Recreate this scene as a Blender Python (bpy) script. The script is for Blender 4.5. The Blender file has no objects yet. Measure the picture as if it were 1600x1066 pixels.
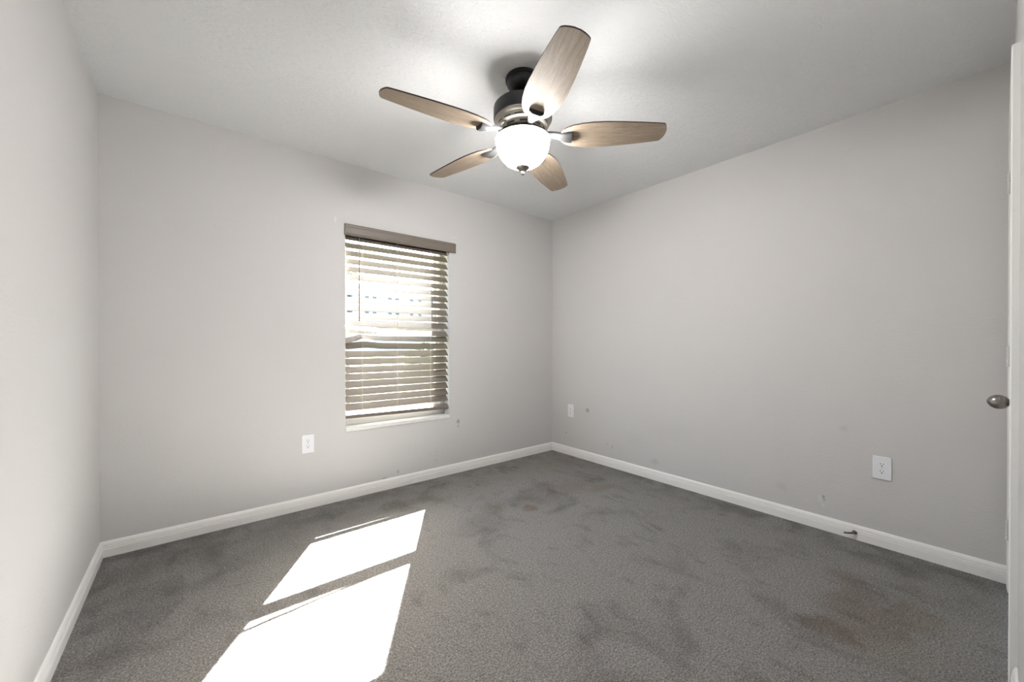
import bpy, bmesh, math, random
from mathutils import Vector, Matrix
random.seed(7)
scene = bpy.context.scene
C = scene.collection
PI = math.pi

# ------------------------------------------------------------------ camera
# room axes: window wall inner face is y=0, right wall inner face is x=0,
# the room lies at x<0, y<0, floor z=0
cam_d = bpy.data.cameras.new('camera')
cam = bpy.data.objects.new('camera', cam_d); C.objects.link(cam)
cam.location = (-2.9574, -2.9595, 1.1248)
cam.rotation_euler = (PI/2 - 0.0047, 0.0004, -0.68266)
cam_d.sensor_fit = 'HORIZONTAL'; cam_d.sensor_width = 36.0
cam_d.lens = 610.305/1600*36.0
cam_d.shift_x = 0.0; cam_d.shift_y = 7.82/1600
cam_d.clip_start = 0.01; cam_d.clip_end = 500
scene.camera = cam

# ------------------------------------------------------------------ sky, sun, exposure
scene.view_settings.view_transform = 'Standard'
scene.view_settings.look = 'None'
scene.view_settings.gamma = 1.0
scene.view_settings.use_curve_mapping = False
scene.view_settings.exposure = 1.89

SUN_STRENGTH = 57.0
SKY_STRENGTH = 0.5
LAMP_STRENGTH = 33.0

w = bpy.data.worlds.new('World'); scene.world = w; w.use_nodes = True
nt = w.node_tree; nt.nodes.clear()
wo = nt.nodes.new('ShaderNodeOutputWorld'); bg = nt.nodes.new('ShaderNodeBackground')
sky = nt.nodes.new('ShaderNodeTexSky')
sky.sky_type = 'NISHITA'; sky.sun_disc = False
sky.sun_elevation = math.radians(42.9); sky.sun_rotation = math.radians(32.4)
sky.air_density = 1.0; sky.dust_density = 3.0; sky.ozone_density = 1.0
nt.links.new(sky.outputs[0], bg.inputs[0]); bg.inputs[1].default_value = SKY_STRENGTH
nt.links.new(bg.outputs[0], wo.inputs[0])

sun_d = bpy.data.lights.new('sun', 'SUN'); sun = bpy.data.objects.new('sun', sun_d); C.objects.link(sun)
sun_d.energy = SUN_STRENGTH; sun_d.angle = math.radians(0.53); sun_d.color = (1.0, 0.985, 0.965)
SUN_DIR = Vector((-0.635, -1.0, -1.10)).normalized()
sun.rotation_euler = SUN_DIR.to_track_quat('-Z', 'Y').to_euler()
sun.location = (3, 6, 8)

# ------------------------------------------------------------------ helpers
def newmat(name, color=(.8, .8, .8), rough=.5, metal=0.0, spec=.5):
    m = bpy.data.materials.new(name); m.use_nodes = True
    b = m.node_tree.nodes['Principled BSDF']
    b.inputs['Base Color'].default_value = (*color, 1); b.inputs['Roughness'].default_value = rough
    b.inputs['Metallic'].default_value = metal; b.inputs['Specular IOR Level'].default_value = spec
    return m

class NG:
    """small wrapper for building node graphs"""
    def __init__(s, m):
        s.m = m; s.t = m.node_tree; s.b = s.t.nodes.get('Principled BSDF')
    def n(s, typ, **kw):
        x = s.t.nodes.new(typ)
        for k, v in kw.items(): setattr(x, k, v)
        return x
    def l(s, a, b): s.t.links.new(a, b)
    def val(s, x, sock):
        if isinstance(x, (int, float)): sock.default_value = x
        elif isinstance(x, tuple): sock.default_value = x
        else: s.l(x, sock)
    def math(s, op, a, b=0.0, clamp=False):
        x = s.n('ShaderNodeMath', operation=op); x.use_clamp = clamp
        s.val(a, x.inputs[0]); s.val(b, x.inputs[1]); return x.outputs[0]
    def vmath(s, op, a, b):
        x = s.n('ShaderNodeVectorMath', operation=op); s.val(a, x.inputs[0]); s.val(b, x.inputs[1]); return x
    def noise(s, vec, scale, detail=2.0, rough=.5, dist=0.0):
        x = s.n('ShaderNodeTexNoise'); x.inputs['Scale'].default_value = scale
        x.inputs['Detail'].default_value = detail; x.inputs['Roughness'].default_value = rough
        x.inputs['Distortion'].default_value = dist
        if vec is not None: s.l(vec, x.inputs['Vector'])
        return x.outputs['Fac']
    def rng(s, v, a, b, c=0.0, d=1.0, smooth=False):
        x = s.n('ShaderNodeMapRange'); x.clamp = True
        if smooth: x.interpolation_type = 'SMOOTHSTEP'
        s.l(v, x.inputs['Value']); x.inputs['From Min'].default_value = a; x.inputs['From Max'].default_value = b
        x.inputs['To Min'].default_value = c; x.inputs['To Max'].default_value = d
        return x.outputs['Result']
    def mix(s, f, a, b, mode='MIX'):
        x = s.n('ShaderNodeMix', data_type='RGBA', blend_type=mode)
        s.val(f, x.inputs[0])
        for v, k in ((a, 6), (b, 7)):
            if isinstance(v, tuple): x.inputs[k].default_value = (*v, 1) if len(v) == 3 else v
            else: s.l(v, x.inputs[k])
        return x.outputs[2]
    def bump(s, h, strength, dist, prev=None):
        x = s.n('ShaderNodeBump'); x.inputs['Strength'].default_value = strength; x.inputs['Distance'].default_value = dist
        s.l(h, x.inputs['Height'])
        if prev is not None: s.l(prev, x.inputs['Normal'])
        return x.outputs['Normal']
    def obj(s): return s.n('ShaderNodeTexCoord').outputs['Object']
    def mapping(s, vec, scale=(1, 1, 1), loc=(0, 0, 0)):
        x = s.n('ShaderNodeMapping'); s.l(vec, x.inputs['Vector'])
        x.inputs['Scale'].default_value = scale; x.inputs['Location'].default_value = loc
        return x.outputs['Vector']
    def spot(s, vec, centre, radius, edge=.45, warp=None, warp_amt=.5):
        """soft mask of an ellipsoid stain; radius of None-like size ignores that axis"""
        d = s.vmath('SUBTRACT', vec, centre).outputs[0]
        d = s.vmath('MULTIPLY', d, tuple(1.0/r for r in radius)).outputs[0]
        ln = s.n('ShaderNodeVectorMath', operation='LENGTH'); s.l(d, ln.inputs[0]); v = ln.outputs['Value']
        if warp is not None:
            v = s.math('ADD', v, s.math('MULTIPLY', s.math('SUBTRACT', warp, .5), warp_amt*2))
        return s.rng(v, 1.0, 1.0-edge, 0.0, 1.0, True)

class MB:
    """collects shapes, links them as one mesh object"""
    def __init__(s): s.bm = bmesh.new()
    def box(s, x0, x1, y0, y1, z0, z1, bev=0.0, seg=2, mi=0):
        r = bmesh.ops.create_cube(s.bm, size=1.0)
        vs = r['verts']
        for v in vs:
            v.co = Vector(((x0+x1)/2+v.co.x*(x1-x0), (y0+y1)/2+v.co.y*(y1-y0), (z0+z1)/2+v.co.z*(z1-z0)))
        fs = list({f for v in vs for f in v.link_faces})
        for f in fs: f.material_index = mi
        if bev > 0:
            es = list({e for v in vs for e in v.link_edges})
            bmesh.ops.bevel(s.bm, geom=es, offset=bev, segments=seg, profile=.5, affect='EDGES', material=-1)
        return s
    def lathe(s, prof, seg=48, centre=(0, 0, 0), axis='z', mi=0, closed=False):
        rings = []
        cx, cy, cz = centre
        for r, h in prof:
            ring = []
            if r < 1e-6:
                ring = [s.bm.verts.new(s._ax(0, 0, h, axis, centre))]
            else:
                for k in range(seg):
                    a = 2*PI*k/seg
                    ring.append(s.bm.verts.new(s._ax(r*math.cos(a), r*math.sin(a), h, axis, centre)))
            rings.append(ring)
        for A, B in zip(rings, rings[1:]):
            for k in range(seg):
                k2 = (k+1) % seg
                if len(A) == 1 and len(B) == 1: continue
                if len(A) == 1: f = [A[0], B[k2], B[k]]
                elif len(B) == 1: f = [A[k], A[k2], B[0]]
                else: f = [A[k], A[k2], B[k2], B[k]]
                s.bm.faces.new(f).material_index = mi
        return s
    @staticmethod
    def _ax(a, b, h, axis, c):
        if axis == 'z': return (c[0]+a, c[1]+b, c[2]+h)
        if axis == 'y': return (c[0]+a, c[1]+h, c[2]+b)
        return (c[0]+h, c[1]+a, c[2]+b)
    def tube(s, pts, r, seg=8, cap=True, mi=0):
        pts = [Vector(p) for p in pts]; rings = []
        rr = r if isinstance(r, (list, tuple)) else [r]*len(pts)
        for i, p in enumerate(pts):
            t = (pts[min(i+1, len(pts)-1)]-pts[max(i-1, 0)]).normalized()
            up = Vector((0, 0, 1)) if abs(t.z) < .9 else Vector((1, 0, 0))
            u = t.cross(up).normalized(); v = t.cross(u).normalized()
            rings.append([s.bm.verts.new(p+rr[i]*(u*math.cos(2*PI*k/seg)+v*math.sin(2*PI*k/seg))) for k in range(seg)])
        for A, B in zip(rings, rings[1:]):
            for k in range(seg):
                s.bm.faces.new([A[k], A[(k+1) % seg], B[(k+1) % seg], B[k]]).material_index = mi
        if cap:
            s.bm.faces.new(rings[0][::-1]).material_index = mi; s.bm.faces.new(rings[-1]).material_index = mi
        return s
    def sweep(s, sections, mi=0, cap=True):
        """join successive closed sections (lists of points)"""
        rings = [[s.bm.verts.new(p) for p in sec] for sec in sections]
        n = len(rings[0])
        for A, B in zip(rings, rings[1:]):
            for k in range(n):
                s.bm.faces.new([A[k], A[(k+1) % n], B[(k+1) % n], B[k]]).material_index = mi
        if cap:
            s.bm.faces.new(rings[0][::-1]).material_index = mi; s.bm.faces.new(rings[-1]).material_index = mi
        return s
    def build(s, name, mats, parent=None, smooth=None, loc=None):
        bmesh.ops.recalc_face_normals(s.bm, faces=s.bm.faces[:])
        me = bpy.data.meshes.new(name); s.bm.to_mesh(me); s.bm.free()
        for m in (mats if isinstance(mats, (list, tuple)) else [mats]): me.materials.append(m)
        if smooth is not None:
            for p in me.polygons: p.use_smooth = True
            me.set_sharp_from_angle(angle=math.radians(smooth))
        o = bpy.data.objects.new(name, me); C.objects.link(o)
        if parent is not None: o.parent = parent
        if loc is not None: o.location = loc
        return o

def tag(o, label=None, cat=None, group=None, kind=None):
    if label: o['label'] = label
    if cat: o['category'] = cat
    if group: o['group'] = group
    if kind: o['kind'] = kind
    return o
def empty(name, loc=(0, 0, 0), rz=0.0):
    o = bpy.data.objects.new(name, None); C.objects.link(o); o.empty_display_size = .05
    o.location = loc; o.rotation_euler = (0, 0, rz); return o
def copy_tree(o, parent=None):
    c = o.copy(); C.objects.link(c)
    if parent is not None: c.parent = parent
    for ch in list(o.children): copy_tree(ch, c)
    return c
def struct(o, label, cat): return tag(o, label, cat, None, 'structure')

# ------------------------------------------------------------------ materials
def wall_mat(name, base, spots, plane):
    """greige paint with an orange-peel skin and the few scuffs and filler patches on it"""
    m = newmat(name, base, .62, 0, .3); g = NG(m); v = g.obj()
    warp = g.noise(v, 38, 3, .6)
    col = g.mix(g.rng(g.noise(v, 1.1, 3, .5), .35, .65, 0, .35), base, tuple(c*.965 for c in base))
    for (ce, ra, colr, st, ed) in spots:
        f = g.spot(v, ce, ra, ed, warp, .55)
        col = g.mix(g.math('MULTIPLY', f, st), col, colr)
    g.l(col, g.b.inputs['Base Color'])
    h = g.math('ADD', g.noise(v, 95, 3, .55), g.math('MULTIPLY', g.noise(v, 26, 2, .5), .8))
    g.l(g.bump(h, .22, .004), g.b.inputs['Normal'])
    return m
BIG = 50.0
WALL = (.600, .586, .578)
GREY = (.30, .30, .295); DARK = (.16, .155, .15); PALE = (.70, .69, .675)
def fw(x, z, rx, rz, c, s, e=.5): return ((x, 0.0, z), (rx, BIG, rz), c, s, e)
def rw(y, z, ry, rz, c, s, e=.5): return ((0.0, y, z), (BIG, ry, rz), c, s, e)
far_spots = [fw(-1.160, .445, .020, .026, GREY, .75), fw(-1.163, .405, .012, .016, GREY, .6),
             fw(-1.374, .217, .007, .008, GREY, .55), fw(-1.375, .186, .007, .007, GREY, .5), fw(-1.374, .148, .010, .012, GREY, .3),
             fw(-1.712, .118, .012, .020, GREY, .55), fw(-1.82, .088, .030, .008, GREY, .55),
             fw(-2.174, 2.015, .010, .028, PALE, .7), fw(-1.215, 2.050, .012, .010, PALE, .7), fw(-1.186, 2.052, .012, .010, PALE, .7),
             fw(-1.186, 2.010, .014, .012, PALE, .8), fw(-1.22, 2.012, .012, .010, PALE, .6)]
right_spots = [rw(-.483, .482, .028, .028, GREY, .75), rw(-.204, .218, .012, .014, GREY, .6), rw(-.711, .200, .012, .016, GREY, .35),
               rw(-.775, .182, .012, .020, GREY, .35), rw(-1.20, .150, .045, .028, GREY, .22), rw(-2.315, .198, .011, .013, DARK, .5),
               rw(-2.319, .183, .009, .010, GREY, .6), rw(-2.315, .145, .010, .014, PALE, .6), rw(-2.30, .185, .016, .030, PALE, .5),
               rw(-2.41, .63, .03, .035, (.47, .42, .39), .35, .9), rw(-2.10, .20, .05, .04, GREY, .15, .9), rw(-1.30, .42, .30, .10, GREY, .05, .9),
               rw(-1.0, .30, .16, .12, GREY, .06, .9)]
m_wall_far = wall_mat('paint_far', WALL, far_spots, 'y')
m_wall_right = wall_mat('paint_right', WALL, right_spots, 'x')
m_wall = wall_mat('paint_greige', WALL, [], None)

m_ceil = newmat('ceiling_texture', (.705, .708, .712), .8, 0, .2); g = NG(m_ceil); v = g.obj()
vs = g.mapping(v, (1, 2.6, 1))
h = g.math('ADD', g.rng(g.noise(vs, 17, 4, .6, 1.2), .42, .60), g.math('MULTIPLY', g.noise(v, 70, 2, .5), .35))
g.l(g.bump(h, .30, .006), g.b.inputs['Normal'])

m_trim = newmat('trim_paint', (.86, .845, .825), .38, 0, .45); g = NG(m_trim); v = g.obj()
g.l(g.mix(g.rng(g.noise(v, 14, 5, .65), .60, .78, 0, .35), (.86, .845, .825), (.62, .60, .58)), g.b.inputs['Base Color'])
g.l(g.bump(g.noise(v, 60, 2), .06, .003), g.b.inputs['Normal'])
m_door = newmat('door_paint', (.82, .815, .80), .4, 0, .45); g = NG(m_door); v = g.obj()
g.l(g.mix(g.rng(g.noise(v, 90, 2, .5), .72, .80, 0, .5), (.82, .815, .80), (.48, .47, .46)), g.b.inputs['Base Color'])
m_vinyl = newmat('window_vinyl', (.80, .80, .79), .35)
m_sill = newmat('sill_marble', (.78, .78, .765), .25, 0, .5); g = NG(m_sill); v = g.obj()
g.l(g.mix(g.rng(g.noise(v, 9, 6, .65, 1.5), .52, .62, 0, .35), (.78, .78, .765), (.62, .61, .59)), g.b.inputs['Base Color'])

# carpet: grey cut pile with traffic shading and brown stains
m_carpet = newmat('carpet', (.22, .21, .195), .95, 0, .1); g = NG(m_carpet); v = g.obj()
fine = g.noise(v, 150, 3, .75)
mid = g.noise(v, 70, 3, .65)
blot = g.noise(g.mapping(v, (1, 1, 1)), 3.1, 6, .62, .6)
blot2 = g.noise(g.mapping(v, (1.7, .9, 1), (3.1, 1.7, 0)), 7.0, 5, .6, .4)
base = g.mix(g.rng(fine, .36, .64), (.080, .076, .071), (.480, .454, .428))
base = g.mix(g.rng(mid, .32, .68, 0, .5), base, (.145, .138, .128))
warp = g.noise(v, 8.5, 6, .66)
dark = (.50, .49, .475)          # tints: multiplied over the pile
base = g.mix(g.rng(blot, .52, .68, 0, .62), base, dark, 'MULTIPLY')
base = g.mix(g.rng(blot2, .56, .70, 0, .55), base, dark, 'MULTIPLY')
sep = g.n('ShaderNodeSeparateXYZ'); g.l(v, sep.inputs[0])
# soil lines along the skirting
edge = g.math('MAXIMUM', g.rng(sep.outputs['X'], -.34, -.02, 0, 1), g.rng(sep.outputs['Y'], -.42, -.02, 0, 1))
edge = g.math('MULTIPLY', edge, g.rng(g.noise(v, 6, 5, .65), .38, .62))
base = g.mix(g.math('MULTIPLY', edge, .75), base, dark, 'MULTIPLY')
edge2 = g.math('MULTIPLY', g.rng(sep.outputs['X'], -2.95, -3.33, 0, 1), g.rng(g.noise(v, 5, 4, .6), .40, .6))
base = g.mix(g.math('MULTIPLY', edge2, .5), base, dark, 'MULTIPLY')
def fl(x, y, rx, ry): return (x, y, 0.0), (rx, ry, BIG)
BROWN = (.66, .53, .41); OLIVE = (.80, .73, .54); ROSY = (.80, .70, .64)
for (x, y, rx, ry, c, st) in [(-1.02, -2.55, .085, .13, BROWN, .75), (-.82, -2.62, .26, .20, BROWN, .62), (-.62, -2.60, .16, .14, BROWN, .45),
                              (-.66, -2.76, .20, .14, OLIVE, .5), (-.98, -2.74, .20, .13, OLIVE, .35), (-.52, -2.52, .10, .10, BROWN, .5),
                              (-1.17, -.955, .085, .075, BROWN, .8), (-1.10, -.83, .14, .11, OLIVE, .35), (-.70, -.85, .52, .20, ROSY, .6),
                              (-.50, -1.03, .20, .08, ROSY, .7), (-.25, -.38, .28, .25, ROSY, .45), (-1.36, -.80, .12, .09, OLIVE, .4)]:
    ce, ra = fl(x, y, rx, ry)
    f = g.spot(v, ce, ra, .75, warp, .8)
    base = g.mix(g.math('MULTIPLY', f, st), base, c, 'MULTIPLY')
for (x, y, rx, ry, st) in [(-1.02, -1.10, .20, .05, .6), (-1.05, -2.47, .05, .05, .55), (-.20, -2.62, .12, .24, .55), (-.08, -2.85, .06, .16, .5),
                           (-1.78, -.35, .30, .10, .45), (-1.55, -.95, .25, .22, .35), (-2.35, -.20, .40, .10, .45), (-3.0, -.25, .25, .18, .4), (-2.95, -.62, .22, .08, .35)]:
    ce, ra = fl(x, y, rx, ry)
    base = g.mix(g.math('MULTIPLY', g.spot(v, ce, ra, .8, warp, .9), st), base, dark, 'MULTIPLY')
g.l(base, g.b.inputs['Base Color'])
hh = g.math('ADD', fine, g.math('MULTIPLY', mid, .7))
g.l(g.bump(hh, .85, .012), g.b.inputs['Normal'])
g.b.inputs['Sheen Weight'].default_value = .15; g.b.inputs['Sheen Roughness'].default_value = .6

# blind: taupe faux wood with a fine grain
def taupe(name, c, rough):
    m = newmat(name, c, rough, 0, .5); g = NG(m); v = g.obj()
    gr = g.noise(g.mapping(v, (3, 90, 90)), 4, 4, .6)
    g.l(g.mix(g.rng(gr, .3, .7), tuple(x*.82 for x in c), tuple(x*1.12 for x in c)), g.b.inputs['Base Color'])
    return m
m_slat = taupe('blind_taupe', (.180, .152, .126), .45)
m_cord = newmat('blind_cord', (.42, .39, .35), .8)
m_wand = newmat('wand_taupe', (.19, .17, .15), .35)

# fan
m_black = newmat('fan_black_metal', (.022, .022, .024), .42, .3, .5)
m_pewter = newmat('fan_pewter', (.24, .218, .188), .38, .7, .5); g = NG(m_pewter); v = g.obj()
g.l(g.rng(g.noise(g.mapping(v, (1, 1, 40)), 12, 3), .3, .7, .30, .46), g.b.inputs['Roughness'])
m_slot = newmat('fan_slot_dark', (.012, .012, .012), .7)
m_arm = newmat('fan_arm_metal', (.030, .030, .030), .6, .2, .3)
m_edge = newmat('blade_edge', (.045, .033, .026), .5)
m_wood = newmat('blade_driftwood', (.36, .28, .205), .55, 0, .3); g = NG(m_wood); v0 = g.obj()
oi = g.n('ShaderNodeObjectInfo').outputs['Random']
off = g.n('ShaderNodeCombineXYZ'); g.l(g.math('MULTIPLY', oi, 9.0), off.inputs[0]); g.l(g.math('MULTIPLY', oi, 3.0), off.inputs[1])
v = g.vmath('ADD', v0, off.outputs[0]).outputs[0]
gr = g.noise(g.mapping(v, (2.0, 26, 10)), 3.0, 6, .72, .15)
gr2 = g.noise(g.mapping(v, (9, 150, 50)), 3.0, 4, .6)
kn = g.noise(g.mapping(v, (3.0, 9, 3)), 1.6, 3, .5, .3)
c = g.mix(g.rng(gr, .30, .70), (.205, .157, .115), (.352, .283, .215))
c = g.mix(g.rng(gr2, .35, .62, .45, 0), c, (.17, .125, .09))
c = g.mix(g.rng(g.noise(v, 120, 3, .7), .36, .50, .40, 0), c, (.20, .15, .105))
c = g.mix(g.rng(kn, .64, .76, 0, .6), c, (.14, .10, .068))
ks = g.n('ShaderNodeCombineXYZ'); g.l(g.math('MULTIPLY', oi, -.34), ks.inputs[0]); g.l(g.math('MULTIPLY_ADD', oi, .05), ks.inputs[1])
kv = g.vmath('ADD', v0, ks.outputs[0]).outputs[0]; kw = g.noise(v0, 30, 3)
c = g.mix(g.math('MULTIPLY', g.spot(kv, (.29, -.02, 0), (.026, .0085, 1), .7, kw, .3), .75), c, (.10, .072, .046))
c = g.mix(g.math('MULTIPLY', g.spot(kv, (.38, -.018, 0), (.13, .0065, 1), .9, kw, .4), .5), c, (.15, .11, .075))
g.l(c, g.b.inputs['Base Color'])
g.l(g.bump(gr2, .1, .002), g.b.inputs['Normal'])
m_bowl = newmat('lit_glass_bowl', (.9, .9, .88), .3); g = NG(m_bowl)
g.b.inputs['Emission Color'].default_value = (1.0, .988, .972, 1); g.b.inputs['Emission Strength'].default_value = LAMP_STRENGTH

m_plate = newmat('outlet_plastic', (.80, .80, .83), .3)
m_slotblack = newmat('outlet_slot', (.03, .03, .03), .6)
m_screw = newmat('screw_steel', (.45, .45, .44), .35, .8)
m_nickel = newmat('knob_nickel', (.27, .25, .235), .33, .9)
m_hinge = newmat('hinge_paint', (.66, .65, .635), .4)
m_stop = newmat('door_stop_bronze', (.16, .12, .095), .4, .6)

# glass that lets daylight straight through and keeps a weak reflection
m_glass = bpy.data.materials.new('window_glass'); m_glass.use_nodes = True
t = m_glass.node_tree; t.nodes.clear()
o_ = t.nodes.new('ShaderNodeOutputMaterial'); mx = t.nodes.new('ShaderNodeMixShader'); tr = t.nodes.new('ShaderNodeBsdfTransparent')
gl = t.nodes.new('ShaderNodeBsdfGlossy'); lw = t.nodes.new('ShaderNodeLayerWeight'); pw = t.nodes.new('ShaderNodeMath'); pw.operation = 'POWER'; pw.inputs[1].default_value = 5.0
fr = t.nodes.new('ShaderNodeMath'); fr.operation = 'MULTIPLY_ADD'; fr.inputs[1].default_value = .6; fr.inputs[2].default_value = .03
t.links.new(lw.outputs['Facing'], pw.inputs[0]); t.links.new(pw.outputs[0], fr.inputs[0])
gl.inputs['Roughness'].default_value = .02; tr.inputs['Color'].default_value = (.93, .95, .95, 1)
t.links.new(fr.outputs[0], mx.inputs[0]); t.links.new(tr.outputs[0], mx.inputs[1]); t.links.new(gl.outputs[0], mx.inputs[2])
t.links.new(mx.outputs[0], o_.inputs[0])

# outdoors
m_lawn = newmat('lawn', (.20, .22, .10), .9); g = NG(m_lawn); v = g.obj()
g.l(g.mix(g.rng(g.noise(v, 1.5, 6, .6), .35, .65), (.16, .19, .07), (.30, .29, .16)), g.b.inputs['Base Color'])
m_road = newmat('concrete_road', (.42, .41, .39), .9)
m_stucco = newmat('stucco_white', (.60, .64, .70), .85); g = NG(m_stucco); v = g.obj()
g.l(g.mix(g.rng(g.noise(v, .5, 4), .3, .7), (.57, .61, .67), (.63, .66, .71)), g.b.inputs['Base Color'])
m_rooft = newmat('roof_tile', (.50, .42, .38), .8); g = NG(m_rooft); v = g.obj()
wv = g.n('ShaderNodeTexWave'); wv.inputs['Scale'].default_value = 1.2; wv.inputs['Distortion'].default_value = 1.0; g.l(v, wv.inputs['Vector'])
g.l(g.mix(wv.outputs['Fac'], (.44, .36, .33), (.56, .48, .44)), g.b.inputs['Base Color'])
m_win = newmat('dark_window_glass', (.06, .08, .11), .15)
m_blindwin = newmat('curtained_window', (.30, .34, .39), .4)
m_extpaint = newmat('exterior_stucco', (.62, .58, .52), .9)
m_leaf = newmat('leaves', (.10, .13, .075), .8); g = NG(m_leaf); v = g.obj()
g.l(g.mix(g.rng(g.noise(v, 2.2, 4), .3, .7), (.075, .105, .055), (.20, .22, .15)), g.b.inputs['Base Color'])
m_bark = newmat('bark', (.13, .10, .08), .9)

# ------------------------------------------------------------------ room shell
W_, D_, H_ = 3.3467, 3.014, 2.44
T = .12
OX0, OX1, OZ0, OZ1 = -2.108, -1.250, .515, 1.998      # window opening
WT = .155                                              # far wall thickness

struct(MB().box(-W_-T, T, -D_-T, WT, -.12, 0).build('floor', m_carpet), 'grey cut-pile carpet with brown stains', 'floor')
struct(MB().box(-W_-T, T, -D_-T, WT, H_, H_+.12).build('ceiling', m_ceil), 'white textured ceiling', 'ceiling')
struct(MB().box(-W_-T, -W_, -D_-T, WT, 0, H_).build('wall_left', m_wall), 'plain greige wall at the left edge', 'wall')
struct(MB().box(0, T, -D_-T, WT, 0, H_).build('wall_right', m_wall_right), 'greige wall with two outlets and a door stop', 'wall')
# window wall around its opening, built as one ring with the reveal faces
mb = MB()
mb.box(-W_, OX0, 0, WT, 0, H_); mb.box(OX1, 0, 0, WT, 0, H_)
mb.box(OX0, OX1, 0, WT, 0, OZ0-.028); mb.box(OX0, OX1, 0, WT, OZ1, H_)
struct(mb.build('wall_far', m_wall_far), 'greige wall with the window', 'wall')
# wall behind the camera with the door opening
DX0, DX1, DZ = -.842, -.102, 2.045
mb = MB()
mb.box(-W_, DX0, -D_-T, -D_, 0, H_); mb.box(DX1, 0, -D_-T, -D_, 0, H_); mb.box(DX0, DX1, -D_-T, -D_, DZ, H_)
struct(mb.build('wall_near', m_wall), 'greige wall holding the white door', 'wall')

# skirting: profile (distance from wall, height)
SK = [(0, 0), (.0135, 0), (.0135, .043), (.0105, .0455), (.0125, .048), (.0125, .0535), (.0098, .056), (.0112, .0585),
      (.0098, .070), (.0060, .0795), (.0025, .082), (0, .082)]
def skirting(name, a, b, nrm, label):
    a, b, n = Vector(a), Vector(b), Vector(nrm)
    mb = MB(); mb.sweep([[p+n*d+Vector((0, 0, z)) for d, z in SK] for p in (a, b)])
    return struct(mb.build(name, m_trim), label, 'baseboard')
skirting('baseboard_far', (-W_, 0, 0), (0, 0, 0), (0, -1, 0), 'white baseboard below the window wall')
skirting('baseboard_right', (0, -.0125, 0), (0, -D_, 0), (-1, 0, 0), 'white baseboard along the right wall')
skirting('baseboard_left', (-W_, -D_, 0), (-W_, -.0125, 0), (1, 0, 0), 'white baseboard along the left wall')
skirting('baseboard_near', (-.905, -D_, 0), (-W_+.0125, -D_, 0), (0, 1, 0), 'white baseboard behind the camera')

# ------------------------------------------------------------------ window
win = empty('window_1', ((OX0+OX1)/2, .10, OZ0)); struct(win, 'white single-hung window behind the taupe blind', 'window')
def wl(o):   # world-built mesh parented to an empty
    o.matrix_parent_inverse = Matrix.Translation(-o.parent.location); return o
FX0, FX1 = OX0+.028, OX1-.062      # daylight of the frame
mb = MB()
mb.box(OX0, FX0, .088, .150, OZ0, OZ1, .003); mb.box(FX1, OX1, .088, .150, OZ0, OZ1, .003)
mb.box(FX0, FX1, .088, .150, OZ0, OZ0+.045, .003); mb.box(FX0, FX1, .088, .150, OZ1-.02, OZ1, .003)
for k in range(3): mb.box(FX1+.010+.016*k, FX1+.014+.016*k, .080, .090, OZ0+.01, OZ1-.01)   # balance-track ribs of the right jamb
wl(mb.build('frame', m_vinyl, win))
mb = MB()   # upper sash (fixed)
mb.box(FX0, FX0+.018, .122, .146, 1.235, OZ1-.02, .002); mb.box(FX1-.018, FX1, .122, .146, 1.235, OZ1-.02, .002)
mb.box(FX0+.018, FX1-.018, .122, .146, 1.235, 1.315, .002); mb.box(FX0+.018, FX1-.018, .122, .146, OZ1-.034, OZ1-.02, .002)
us = wl(mb.build('upper_sash', m_vinyl, win))
p_ = wl(MB().box(FX0+.018, FX1-.018, .132, .136, 1.315, OZ1-.034).build('pane', m_glass, win)); p_.parent = us
mb = MB()   # lower sash
mb.box(FX0, FX0+.030, .094, .120, OZ0+.045, 1.250, .002); mb.box(FX1-.022, FX1, .094, .120, OZ0+.045, 1.250, .002)
mb.box(FX0+.030, FX1-.022, .094, .120, OZ0+.045, OZ0+.122, .002); mb.box(FX0+.030, FX1-.022, .094, .120, 1.203, 1.250, .002)
ls = wl(mb.build('lower_sash', m_vinyl, win))
p_ = wl(MB().box(FX0+.030, FX1-.022, .105, .109, OZ0+.122, 1.203).build('pane', m_glass, win)); p_.parent = ls
wl(MB().box(OX0, OX1, -.008, .155, OZ0-.028, OZ0, .004, 3).build('sill', m_sill, win))

# ------------------------------------------------------------------ blind
bl = empty('window_blind', (-1.68, .027, .56))
tag(bl, 'taupe faux wood slatted blind hanging in the window, two slats buckled', 'blind')
BX0, BX1 = -2.102, -1.256
# valance: moulded face board with a small return at its left end
VP = [(-.004, 1.917), (-.014, 1.915), (-.017, 1.921), (-.014, 1.929), (-.016, 1.934), (-.016, 1.972), (-.019, 1.980), (-.019, 1.990), (-.014, 1.998), (-.004, 2.000)]
mb = MB()
mb.sweep([[Vector((x, y, z+dz)) for y, z in VP] for x, dz in ((-2.112, 0), (-1.198, 0), (-1.192, 0))])
mb.box(-2.112, -2.104, -.004, .030, 1.92, 1.968)
wl(mb.build('valance', m_slat, bl))
wl(MB().box(BX0, BX1, .004, .052, 1.925, 1.968, .002).build('head_rail', m_wand, bl))
tips = [1.886, 1.828, 1.770, 1.712, 1.656, 1.595, 1.538, 1.485, 1.429, 1.370, 1.314, 1.256, 1.193, 1.144, 1.084, 1.027, .970, .912, .858, .804, .747, .693, .638]
SW, ST, SY = .0635, .0030, .0275
def tilt(i): return [49.4, 49.0, 48.6, 48.2, 47.8, 47.5, 47.3][i] if i < 7 else (47.2 if i < 12 else 47.6)
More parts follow.
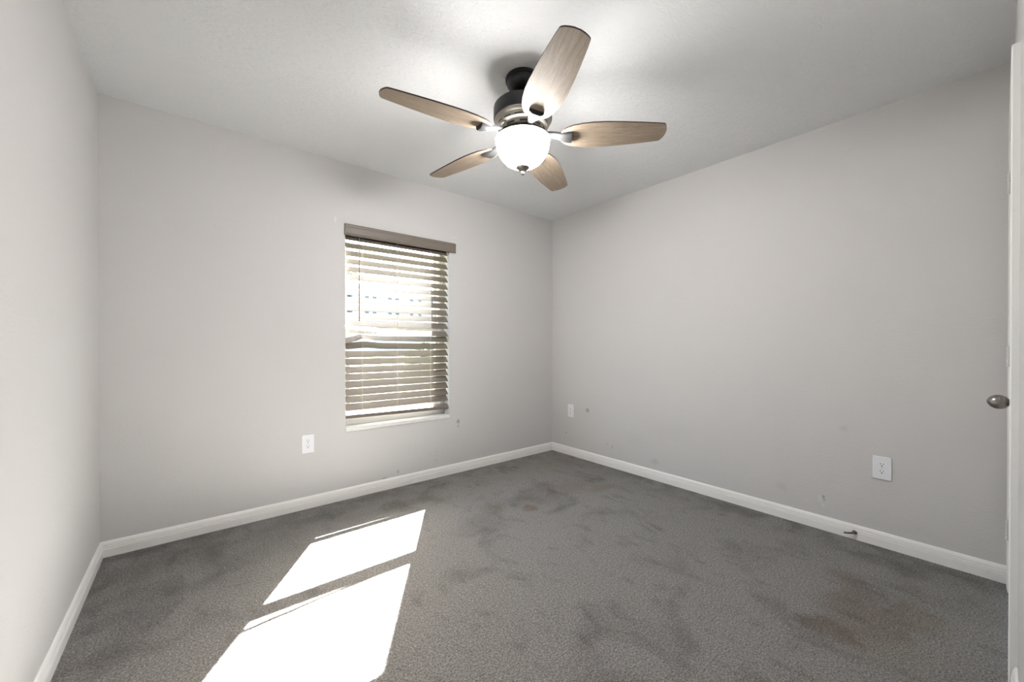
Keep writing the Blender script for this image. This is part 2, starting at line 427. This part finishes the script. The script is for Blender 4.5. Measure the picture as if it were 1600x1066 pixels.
def slat_section(x, z, deg, y=SY):
    a = math.radians(deg); d = Vector((0, math.cos(a), math.sin(a))); n = Vector((0, -math.sin(a), math.cos(a)))
    c = Vector((x, y, z)); h = SW/2; e = .0008
    return [c-d*h+n*(ST/2-e), c-d*(h-e)+n*ST/2, c+d*(h-e)+n*ST/2, c+d*h+n*(ST/2-e), c+d*h-n*(ST/2-e), c+d*(h-e)-n*ST/2, c-d*(h-e)-n*ST/2, c-d*h-n*(ST/2-e)]
def slat_z(i, deg): return tips[i] + SW/2*math.sin(math.radians(deg))
mb = MB()
for i in range(23):
    if i in (12, 13, 14): continue
    dg = tilt(i); z = slat_z(i, dg)
    sag = .0012*math.sin(i*1.7)
    mb.sweep([slat_section(BX0+(BX1-BX0)*k/6, z + sag*math.sin(PI*k/6)+.0012*math.sin(i*2.3)*(k/6-.5), dg) for k in range(7)])
wl(mb.build('slats', m_slat, bl))
def bent(i, stations, label):
    mb = MB(); secs = []
    N = 36
    for k in range(N+1):
        x = BX0+(BX1-BX0)*k/N
        for (xa, za, ta), (xb, zb, tb) in zip(stations, stations[1:]):
            if xa-1e-6 <= x <= xb+1e-6:
                f = (x-xa)/(xb-xa); f = f*f*(3-2*f)
                z, tg = za+(zb-za)*f, ta+(tb-ta)*f; break
        secs.append(slat_section(x, z+SW/2*math.sin(math.radians(tg)), tg))
    mb.sweep(secs)
    o = wl(mb.build('bent_slat', m_slat, bl)); o['label'] = label
# stations: x, height of the room-side edge, tilt
bent(12, [(BX0, 1.238, 33), (-1.97, 1.224, 33), (-1.80, 1.205, 37), (-1.55, 1.194, 40), (BX1, 1.193, 41)], 'bowed slat lifted at its left end')
bent(13, [(BX0, 1.130, 38), (-2.035, 1.146, 38), (-1.985, 1.170, 30), (-1.945, 1.166, 26), (-1.885, 1.153, 35), (-1.80, 1.150, 37), (-1.50, 1.146, 42), (BX1, 1.144, 47)], 'cracked slat kinked upward near its left end')
bent(14, [(BX0, 1.088, 48.5), (-1.96, 1.098, 48), (-1.80, 1.087, 48), (-1.50, 1.085, 48), (BX1, 1.084, 47.5)], 'slightly bowed slat under the cracked one')
mb = MB()
mb.sweep([[Vector((x, y, z+dz)) for y, z in ((.004, .584), (.006, .576), (.012, .572), (.050, .588), (.054, .594), (.053, .606), (.047, .614), (.040, .616), (.008, .600), (.004, .594))] for x, dz in ((BX0, .007), (BX1, -.006))])
wl(mb.build('bottom_rail', m_slat, bl))
for x in (-1.985, -1.712, -1.424):
    mb = MB()
    a = math.radians(41)
    for yy in (SY-.0235, SY+.0235): mb.tube([(x, yy, .60), (x, yy, 1.93)], .0009, 6)
    mb.tube([(x+.007, SY, .60), (x+.007, SY, 1.93)], .0008, 6)
    for i in range(23):
        if i in (12, 13, 14): continue
        dg = tilt(i); z = slat_z(i, dg); a = math.radians(dg)
        mb.tube([(x, SY-math.cos(a)*SW/2, z-math.sin(a)*SW/2-.003), (x, SY+math.cos(a)*SW/2, z+math.sin(a)*SW/2-.003)], .0008, 5)
    wl(mb.build('ladder_cord', m_cord, bl))
mb = MB()
mb.tube([(-2.010, -.006, 1.915), (-2.011, -.008, 1.895), (-2.012, -.009, 1.32)], .0042, 8)
mb.lathe([(0, 1.295), (.0045, 1.297), (.0058, 1.305), (.0052, 1.318), (.0042, 1.325)], 10, (-2.012, -.009, 0))
wl(mb.build('tilt_wand', m_wand, bl, 40))

# ------------------------------------------------------------------ ceiling fan
FCX, FCY = -1.6913, -1.4876
fan = empty('ceiling_fan', (FCX, FCY, H_))
tag(fan, 'five-blade ceiling fan with driftwood blades and lit white bowl', 'ceiling fan')
def fz(pr): return [(r, z-H_) for r, z in pr]
MB().lathe(fz([(0, 2.4398), (.083, 2.4398), (.086, 2.433), (.085, 2.424), (.079, 2.421), (.077, 2.405), (.068, 2.388), (.052, 2.376), (.040, 2.372), (.036, 2.374), (0, 2.376)]), 48).build('canopy', m_black, fan, 35)
mb = MB().lathe(fz([(0, 2.378), (.020, 2.376), (.030, 2.366), (.020, 2.356), (.014, 2.352), (.014, 2.336), (.034, 2.334), (.040, 2.324), (.042, 2.306), (.05, 2.300), (0, 2.299)]), 32)
for k in range(4):
    a = k*PI/2+.4; mb.box(.026*math.cos(a)-.005, .026*math.cos(a)+.005, .026*math.sin(a)-.005, .026*math.sin(a)+.005, 2.33-H_, 2.374-H_, .002)
mb.build('downrod', m_black, fan, 35)
hs = MB().lathe(fz([(0, 2.304), (.110, 2.304), (.136, 2.300), (.1430, 2.293), (.1445, 2.286), (.1445, 2.236), (.1425, 2.230), (.139, 2.228)]), 72).build('motor_housing', m_black, fan, 35)
mb = MB().lathe(fz([(.141, 2.230), (.138, 2.222), (.129, 2.215), (.1275, 2.208), (.1255, 2.206), (.1250, 2.196), (.1225, 2.193), (.1100, 2.188), (.1085, 2.183), (.1080, 2.170), (.1040, 2.166), (.080, 2.163), (.0, 2.163)]), 72)
for ring_r, z0, z1, n in ((.1252, 2.198, 2.2035, 14), (.1084, 2.1715, 2.1805, 10)):     # cooling slots
    for k in range(n):
        a0 = 2*PI*k/n+.1; a1 = a0+2*PI/n*.62; st = 6
        secs = []
        for q in range(st+1):
            a = a0+(a1-a0)*q/st; ca, sa = math.cos(a), math.sin(a)
            secs.append([(rr*ca, rr*sa, zz-H_) for rr, zz in ((ring_r-.003, z0), (ring_r+.0006, z0), (ring_r+.0006, z1), (ring_r-.003, z1))])
        mb.sweep(secs, 1)
vr = mb.build('vent_ring', [m_pewter, m_slot], hs, 35)
MB().lathe(fz([(0, 2.166), (.086, 2.166), (.088, 2.158), (.082, 2.154), (.074, 2.151), (.074, 2.147), (.124, 2.145), (.1285, 2.142), (.129, 2.1365), (.124, 2.136), (0, 2.137)]), 64).build('light_fitter', m_pewter, fan, 35)
bowl = MB().lathe(fz([(.1300, 2.1385), (.1335, 2.136), (.1340, 2.129), (.1325, 2.112), (.1275, 2.090), (.1185, 2.067), (.1050, 2.046), (.0870, 2.027), (.0650, 2.013), (.0400, 2.005), (.0150, 2.002), (0, 2.002)]), 64).build('light_bowl', m_bowl, fan, 60)
MB().lathe(fz([(0, 2.0075), (.030, 2.0070), (.0345, 2.0030), (.0335, 1.9980), (.026, 1.9925), (.014, 1.9875), (.0085, 1.9855), (.0068, 1.982), (.0068, 1.978), (.0092, 1.975), (.0097, 1.970), (.0082, 1.9655), (.0045, 1.9625), (0, 1.962)]), 32).build('finial', m_pewter, bowl, 40)

def blade_outline():
    ctrl = [(.186, .020), (.190, .034), (.200, .047), (.218, .059), (.245, .070), (.285, .079), (.340, .0845), (.40, .0835), (.48, .0780), (.56, .0700), (.64, .0605), (.668, .0560), (.674, .0520), (.680, .042), (.6855, .028), (.689, .012)]
    return [(u, v) for u, v in ctrl] + [(u, -v) for u, v in reversed(ctrl)]
def make_blade():
    mb = MB(); out = blade_outline(); th = .0062
    lo = [mb.bm.verts.new((u, v, -th/2)) for u, v in out]; hi = [mb.bm.verts.new((u, v, th/2)) for u, v in out]
    n = len(out)
    mb.bm.faces.new(lo[::-1]).material_index = 0; mb.bm.faces.new(hi).material_index = 0
    for k in range(n): mb.bm.faces.new([lo[k], lo[(k+1) % n], hi[(k+1) % n], hi[k]]).material_index = 1
    return mb.build('blade', [m_wood, m_edge], fan)
def make_iron():
    """cast arm: narrow at the hub, flaring to a forked pad under the blade root"""
    mb = MB()
    # (distance from axis, half width at the bottom, top z, bottom z)
    st = [(.085, .013, .020, .008), (.110, .0135, .0195, .006), (.135, .0145, .018, .002), (.160, .0190, .012, -.007),
          (.185, .0235, .003, -.0155), (.205, .0280, -.0031, -.0215), (.225, .0315, -.0031, -.0245), (.240, .0330, -.0031, -.0245)]
    secs = []
    for u, hw, zt, zb in st:
        e = (zt-zb)
        secs.append([(u, -hw*.55, zb), (u, -hw, zb+e*.45), (u, -hw*1.05, zt), (u, hw*1.05, zt), (u, hw, zb+e*.45), (u, hw*.55, zb)])
    mb.sweep(secs)
    u0, hw = .2395, .0315           # solid dark end plate, its colour standing in for a hollow's shade
    mb.sweep([[(u, -hw*.5, -.0235), (u, -hw*.95, -.014), (u, -hw, -.0045), (u, hw, -.0045), (u, hw*.95, -.014), (u, hw*.5, -.0235)] for u in (u0, u0+.0012)], 1)
    return mb.build('blade_arm', [m_arm, m_slot], fan, 30)
BZ = 2.1475
blade0, iron0 = make_blade(), make_iron()
angs = [172.3, 244.3, 316.3, 28.3, 100.3]
for k, a in enumerate(angs):
    b = blade0 if k == 0 else blade0.copy(); i_ = iron0 if k == 0 else iron0.copy()
    if k:
        C.objects.link(b); C.objects.link(i_)
    b.parent = fan
    i_.parent = b
    b.matrix_local = Matrix.Translation((0, 0, BZ-H_)) @ Matrix.Rotation(math.radians(a), 4, 'Z') @ Matrix.Rotation(math.radians(-11.0), 4, 'X')
    i_.matrix_parent_inverse = Matrix.Identity(4)
    i_.matrix_local = Matrix.Identity(4)

# ------------------------------------------------------------------ outlets
def make_outlet():
    """duplex outlet facing -y, centred on its origin at the wall face"""
    r = empty('wall_outlet')
    MB().box(-.039, .039, -.0062, 0, -.064, .064, .0035, 3).build('cover_plate', m_plate, r)
    for s in (1, -1):
        mb = MB(); zc = s*.0195
        ring = []
        for k in range(32):
            a = 2*PI*k/32; x = .0168*math.cos(a); z = max(-.0136, min(.0136, .0168*math.sin(a)))
            ring.append((x, z))
        mb.sweep([[(x, y, z+zc) for x, z in ring] for y in (-.005, -.0078)])
        for sx, hh in ((-.0063, .0042), (.0063, .0034)):
            mb.box(sx-.0011, sx+.0011, -.0081, -.0070, zc+.0045-hh, zc+.0045+hh, mi=1)
        mb.lathe([(0, -.0081), (.0030, -.0081), (.0030, -.0070)], 16, (0, 0, zc-.0068), 'y', 1)
        o = mb.build('receptacle', [m_plate, m_slotblack], r)
    MB().lathe([(0, -.0080), (.0022, -.0076), (.0028, -.0066), (.0028, -.0055)], 12, (0, 0, 0), 'y').build('screw', m_screw, r)
    return r
o1 = make_outlet(); o1.location = (-2.356, 0, .443)
tag(o1, 'white duplex outlet below and left of the window', 'outlet', 'duplex wall outlets')
o2 = copy_tree(o1); o2.location = (0, -.270, .450); o2.rotation_euler = (0, 0, -PI/2)
o2['label'] = 'white duplex outlet low on right wall nearest the far corner'
o3 = copy_tree(o1); o3.location = (0, -2.576, .437); o3.rotation_euler = (0, 0, -PI/2)
o3['label'] = 'white outlet on right wall above the door stop'

# ------------------------------------------------------------------ door stop on the skirting
ds = MB()
ds.lathe([(0, 0), (.0115, 0), (.0120, -.002), (.0105, -.006), (.0070, -.009), (.0060, -.012), (0, -.0125)], 24, (-.0122, -2.463, .041), 'x')
ds.tube([(-.020, -2.463, .041), (-.028, -2.460, .041), (-.035, -2.450, .039), (-.040, -2.436, .036), (-.043, -2.420, .033)], [.0055, .0055, .0052, .0048, .0046], 10)
tag(ds.build('door_stop', m_stop, None, 40), 'short bent bronze door stop screwed to the right baseboard', 'door stop')

# ------------------------------------------------------------------ door, closed in the wall behind the camera
dr = empty('door_1', (DX0+.02, -D_, 0)); struct(dr, 'white door seen edge-on at the right edge', 'door')
YF = -D_
mb = MB()
mb.box(DX0+.022, DX1-.022, YF-.040, YF-.004, .014, DZ-.022, .002)
for (z0, z1) in ((.20, .92), (1.06, 1.90)):
    for (x0, x1) in ((DX0+.12, (DX0+DX1)/2-.05), ((DX0+DX1)/2+.05, DX1-.12)):
        mb.box(x0, x1, YF-.006, YF-.001, z0, z1, .003)
wl(mb.build('slab', m_door, dr))
mb = MB()
mb.box(DX0, DX0+.019, -D_-T, YF, 0, DZ); mb.box(DX1-.019, DX1, -D_-T, YF, 0, DZ); mb.box(DX0+.019, DX1-.019, -D_-T, YF, DZ-.019, DZ)
wl(mb.build('jamb', m_door, dr))
def casing(x_in, x_out, thick_in, thick_out, top, name):
    """moulded casing leg, thin at the opening and thick at its outer edge"""
    mb = MB(); s = 1 if x_out > x_in else -1; wdt = abs(x_out-x_in)
    pr = [(0, 0), (0, thick_in*.7), (.004, thick_in), (.016, thick_in*1.05), (.022, thick_in*1.25), (wdt*.62, thick_out*.86), (wdt*.80, thick_out), (wdt-.003, thick_out), (wdt, thick_out-.003), (wdt, 0)]
    mb.sweep([[(x_in+s*a, YF+b, zz if (zz < .1) else top[0]+(top[1]-top[0])*a/wdt) for a, b in pr] for zz in (0.0, 1.0)])
    return struct(mb.build(name, m_door), 'white door casing', 'trim')
CW = .058
c1 = casing(DX0+.008, DX0-CW+.006, .010, .0185, (DZ-.008, DZ+CW-.006), 'trim_1'); c1['label'] = 'white door casing nearest the camera at the right edge'
c2 = casing(DX1-.008, DX1+CW-.006, .0075, .0105, (DZ-.008, DZ+CW-.006), 'trim_2'); c2['label'] = 'white hinge-side door casing by the right wall'
mb = MB()
mb.sweep([[(DX0-CW+.006, YF, DZ+CW-.006), (DX0-CW+.006, YF+.0185, DZ+CW-.006), (DX0+.008, YF+.010, DZ-.008), (DX0+.008, YF, DZ-.008)],
          [(DX1+CW-.006, YF, DZ+CW-.006), (DX1+CW-.006, YF+.0105, DZ+CW-.006), (DX1-.008, YF+.0075, DZ-.008), (DX1-.008, YF, DZ-.008)]])
c3 = struct(mb.build('trim_3', m_door), 'white head casing over the door', 'trim')
KX, KZ = DX0+.022+.060, .921
mb = MB()
mb.lathe([(0, -.004), (.031, -.004), (.032, .000), (.028, .005), (.016, .008), (.0105, .010), (.0100, .0165), (.0135, .0185), (.0205, .024), (.0245, .032), (.0255, .041), (.0235, .050), (.0185, .058), (.0110, .0640), (.0045, .0668), (0, .0672)], 40, (KX, YF, KZ), 'y')
wl(mb.build('door_knob', m_nickel, dr, 40))
for zc in (1.842, 1.066, .286):
    mb = MB(); hx = DX1-.0205
    for k in range(5):
        z0 = zc-.0445+k*.0178
        mb.lathe([(0, z0+.0006), (.0058, z0+.0006), (.0063, z0+.0014), (.0063, z0+.0166), (.0058, z0+.0174), (0, z0+.0174)], 16, (hx, YF+.0085, 0))
    mb.lathe([(0, zc+.0448), (.004, zc+.0450), (.0045, zc+.0475), (.003, zc+.050), (0, zc+.0505)], 12, (hx, YF+.0085, 0))
    mb.box(hx-.03, hx+.012, YF-.0045, YF-.0015, zc-.0445, zc+.0445)
    wl(mb.build('hinge', m_hinge, dr, 40))

# ------------------------------------------------------------------ outdoors, seen in slivers through the blind
struct(MB().box(-120, 160, WT+.02, 160, -.62, -.42).build('ground', m_lawn), 'lawn outside the window', 'ground')
struct(MB().box(-120, 160, 16, 27, -.42, -.40).build('road', m_road), 'pale concrete road beyond the lawn', 'road')
bd = empty('apartment_building', (24, 60, -.42))
tag(bd, 'white three-storey building with rows of windows beyond the blind', 'building')
wl(MB().box(2, 62, 60, 72, -.42, 10.3).build('wall', m_stucco, bd))
mb = MB(); mb.sweep([[(x, 59, 10.3), (x, 59, 10.55), (x, 66, 12.6), (x, 73, 10.55), (x, 73, 10.3)] for x in (1, 63)])
wl(mb.build('roof', m_rooft, bd))
trip = [12.6, 15.55, 19.3, 23.14, 27.2, 31.3, 35.4, 39.5]
for row, zc in enumerate((3.35, 6.05, 8.85)):
    for x in trip:
        for (dx, wd, mt) in ((0, .62, m_win), (1.0, 1.35, m_blindwin), (2.55, .62, m_win)):
            mb = MB(); mb.box(x+dx, x+dx+wd, 59.90, 60.02, zc-.62, zc+.62)
            f_ = wl(mb.build('window', mt, bd))
def tree(name, x, y, h, rad, label, seed):
    rr = random.Random(seed); t_ = empty(name, (x, y, -.42)); tag(t_, label, 'tree', 'trees behind the building')
    MB().tube([(0, 0, 0), (.1, 0, h*.35), (0, .1, h*.75)], [.28, .2, .08], 8).build('trunk', m_bark, t_, 60)
    mb = MB()
    for k in range(260):
        a = rr.random()*2*PI; q = math.sqrt(rr.random())*rad; zz = h*(.45+.53*rr.random())
        q *= math.sin(PI*min(1, max(.12, (zz/h-.40)/.62)))**.6
        c0 = Vector((q*math.cos(a), q*math.sin(a), zz)); s_ = .25+.5*rr.random()
        r_ = bmesh.ops.create_icosphere(mb.bm, subdivisions=1, radius=s_)
        for v_ in r_['verts']:
            v_.co = Vector((v_.co.x*(1+.5*rr.random()), v_.co.y*(1+.5*rr.random()), v_.co.z*(.7+.5*rr.random())))+c0
    mb.build('crown', m_leaf, t_)
tree('dense_tree', 21.3, 79, 16.2, 3.2, 'leftmost leafy tree rising behind the white building', 1)
tree('dense_tree', 29.6, 82, 15.8, 2.8, 'middle leafy tree rising behind the white building', 2)
tree('dense_tree', 38.5, 80, 15.2, 2.6, 'rightmost leafy tree rising behind the white building', 3)
mb = MB(); rr = random.Random(5)
for k in range(220):
    x = 4.2+rr.random()*3.6; z = -.2+rr.random()*1.25
    r_ = bmesh.ops.create_icosphere(mb.bm, subdivisions=1, radius=.14+.14*rr.random())
    for v_ in r_['verts']: v_.co = v_.co+Vector((x, 12.2+rr.random()*.8, z))
tag(mb.build('hedge', m_leaf), 'low dark green hedge on the lawn outside the window', 'hedge')
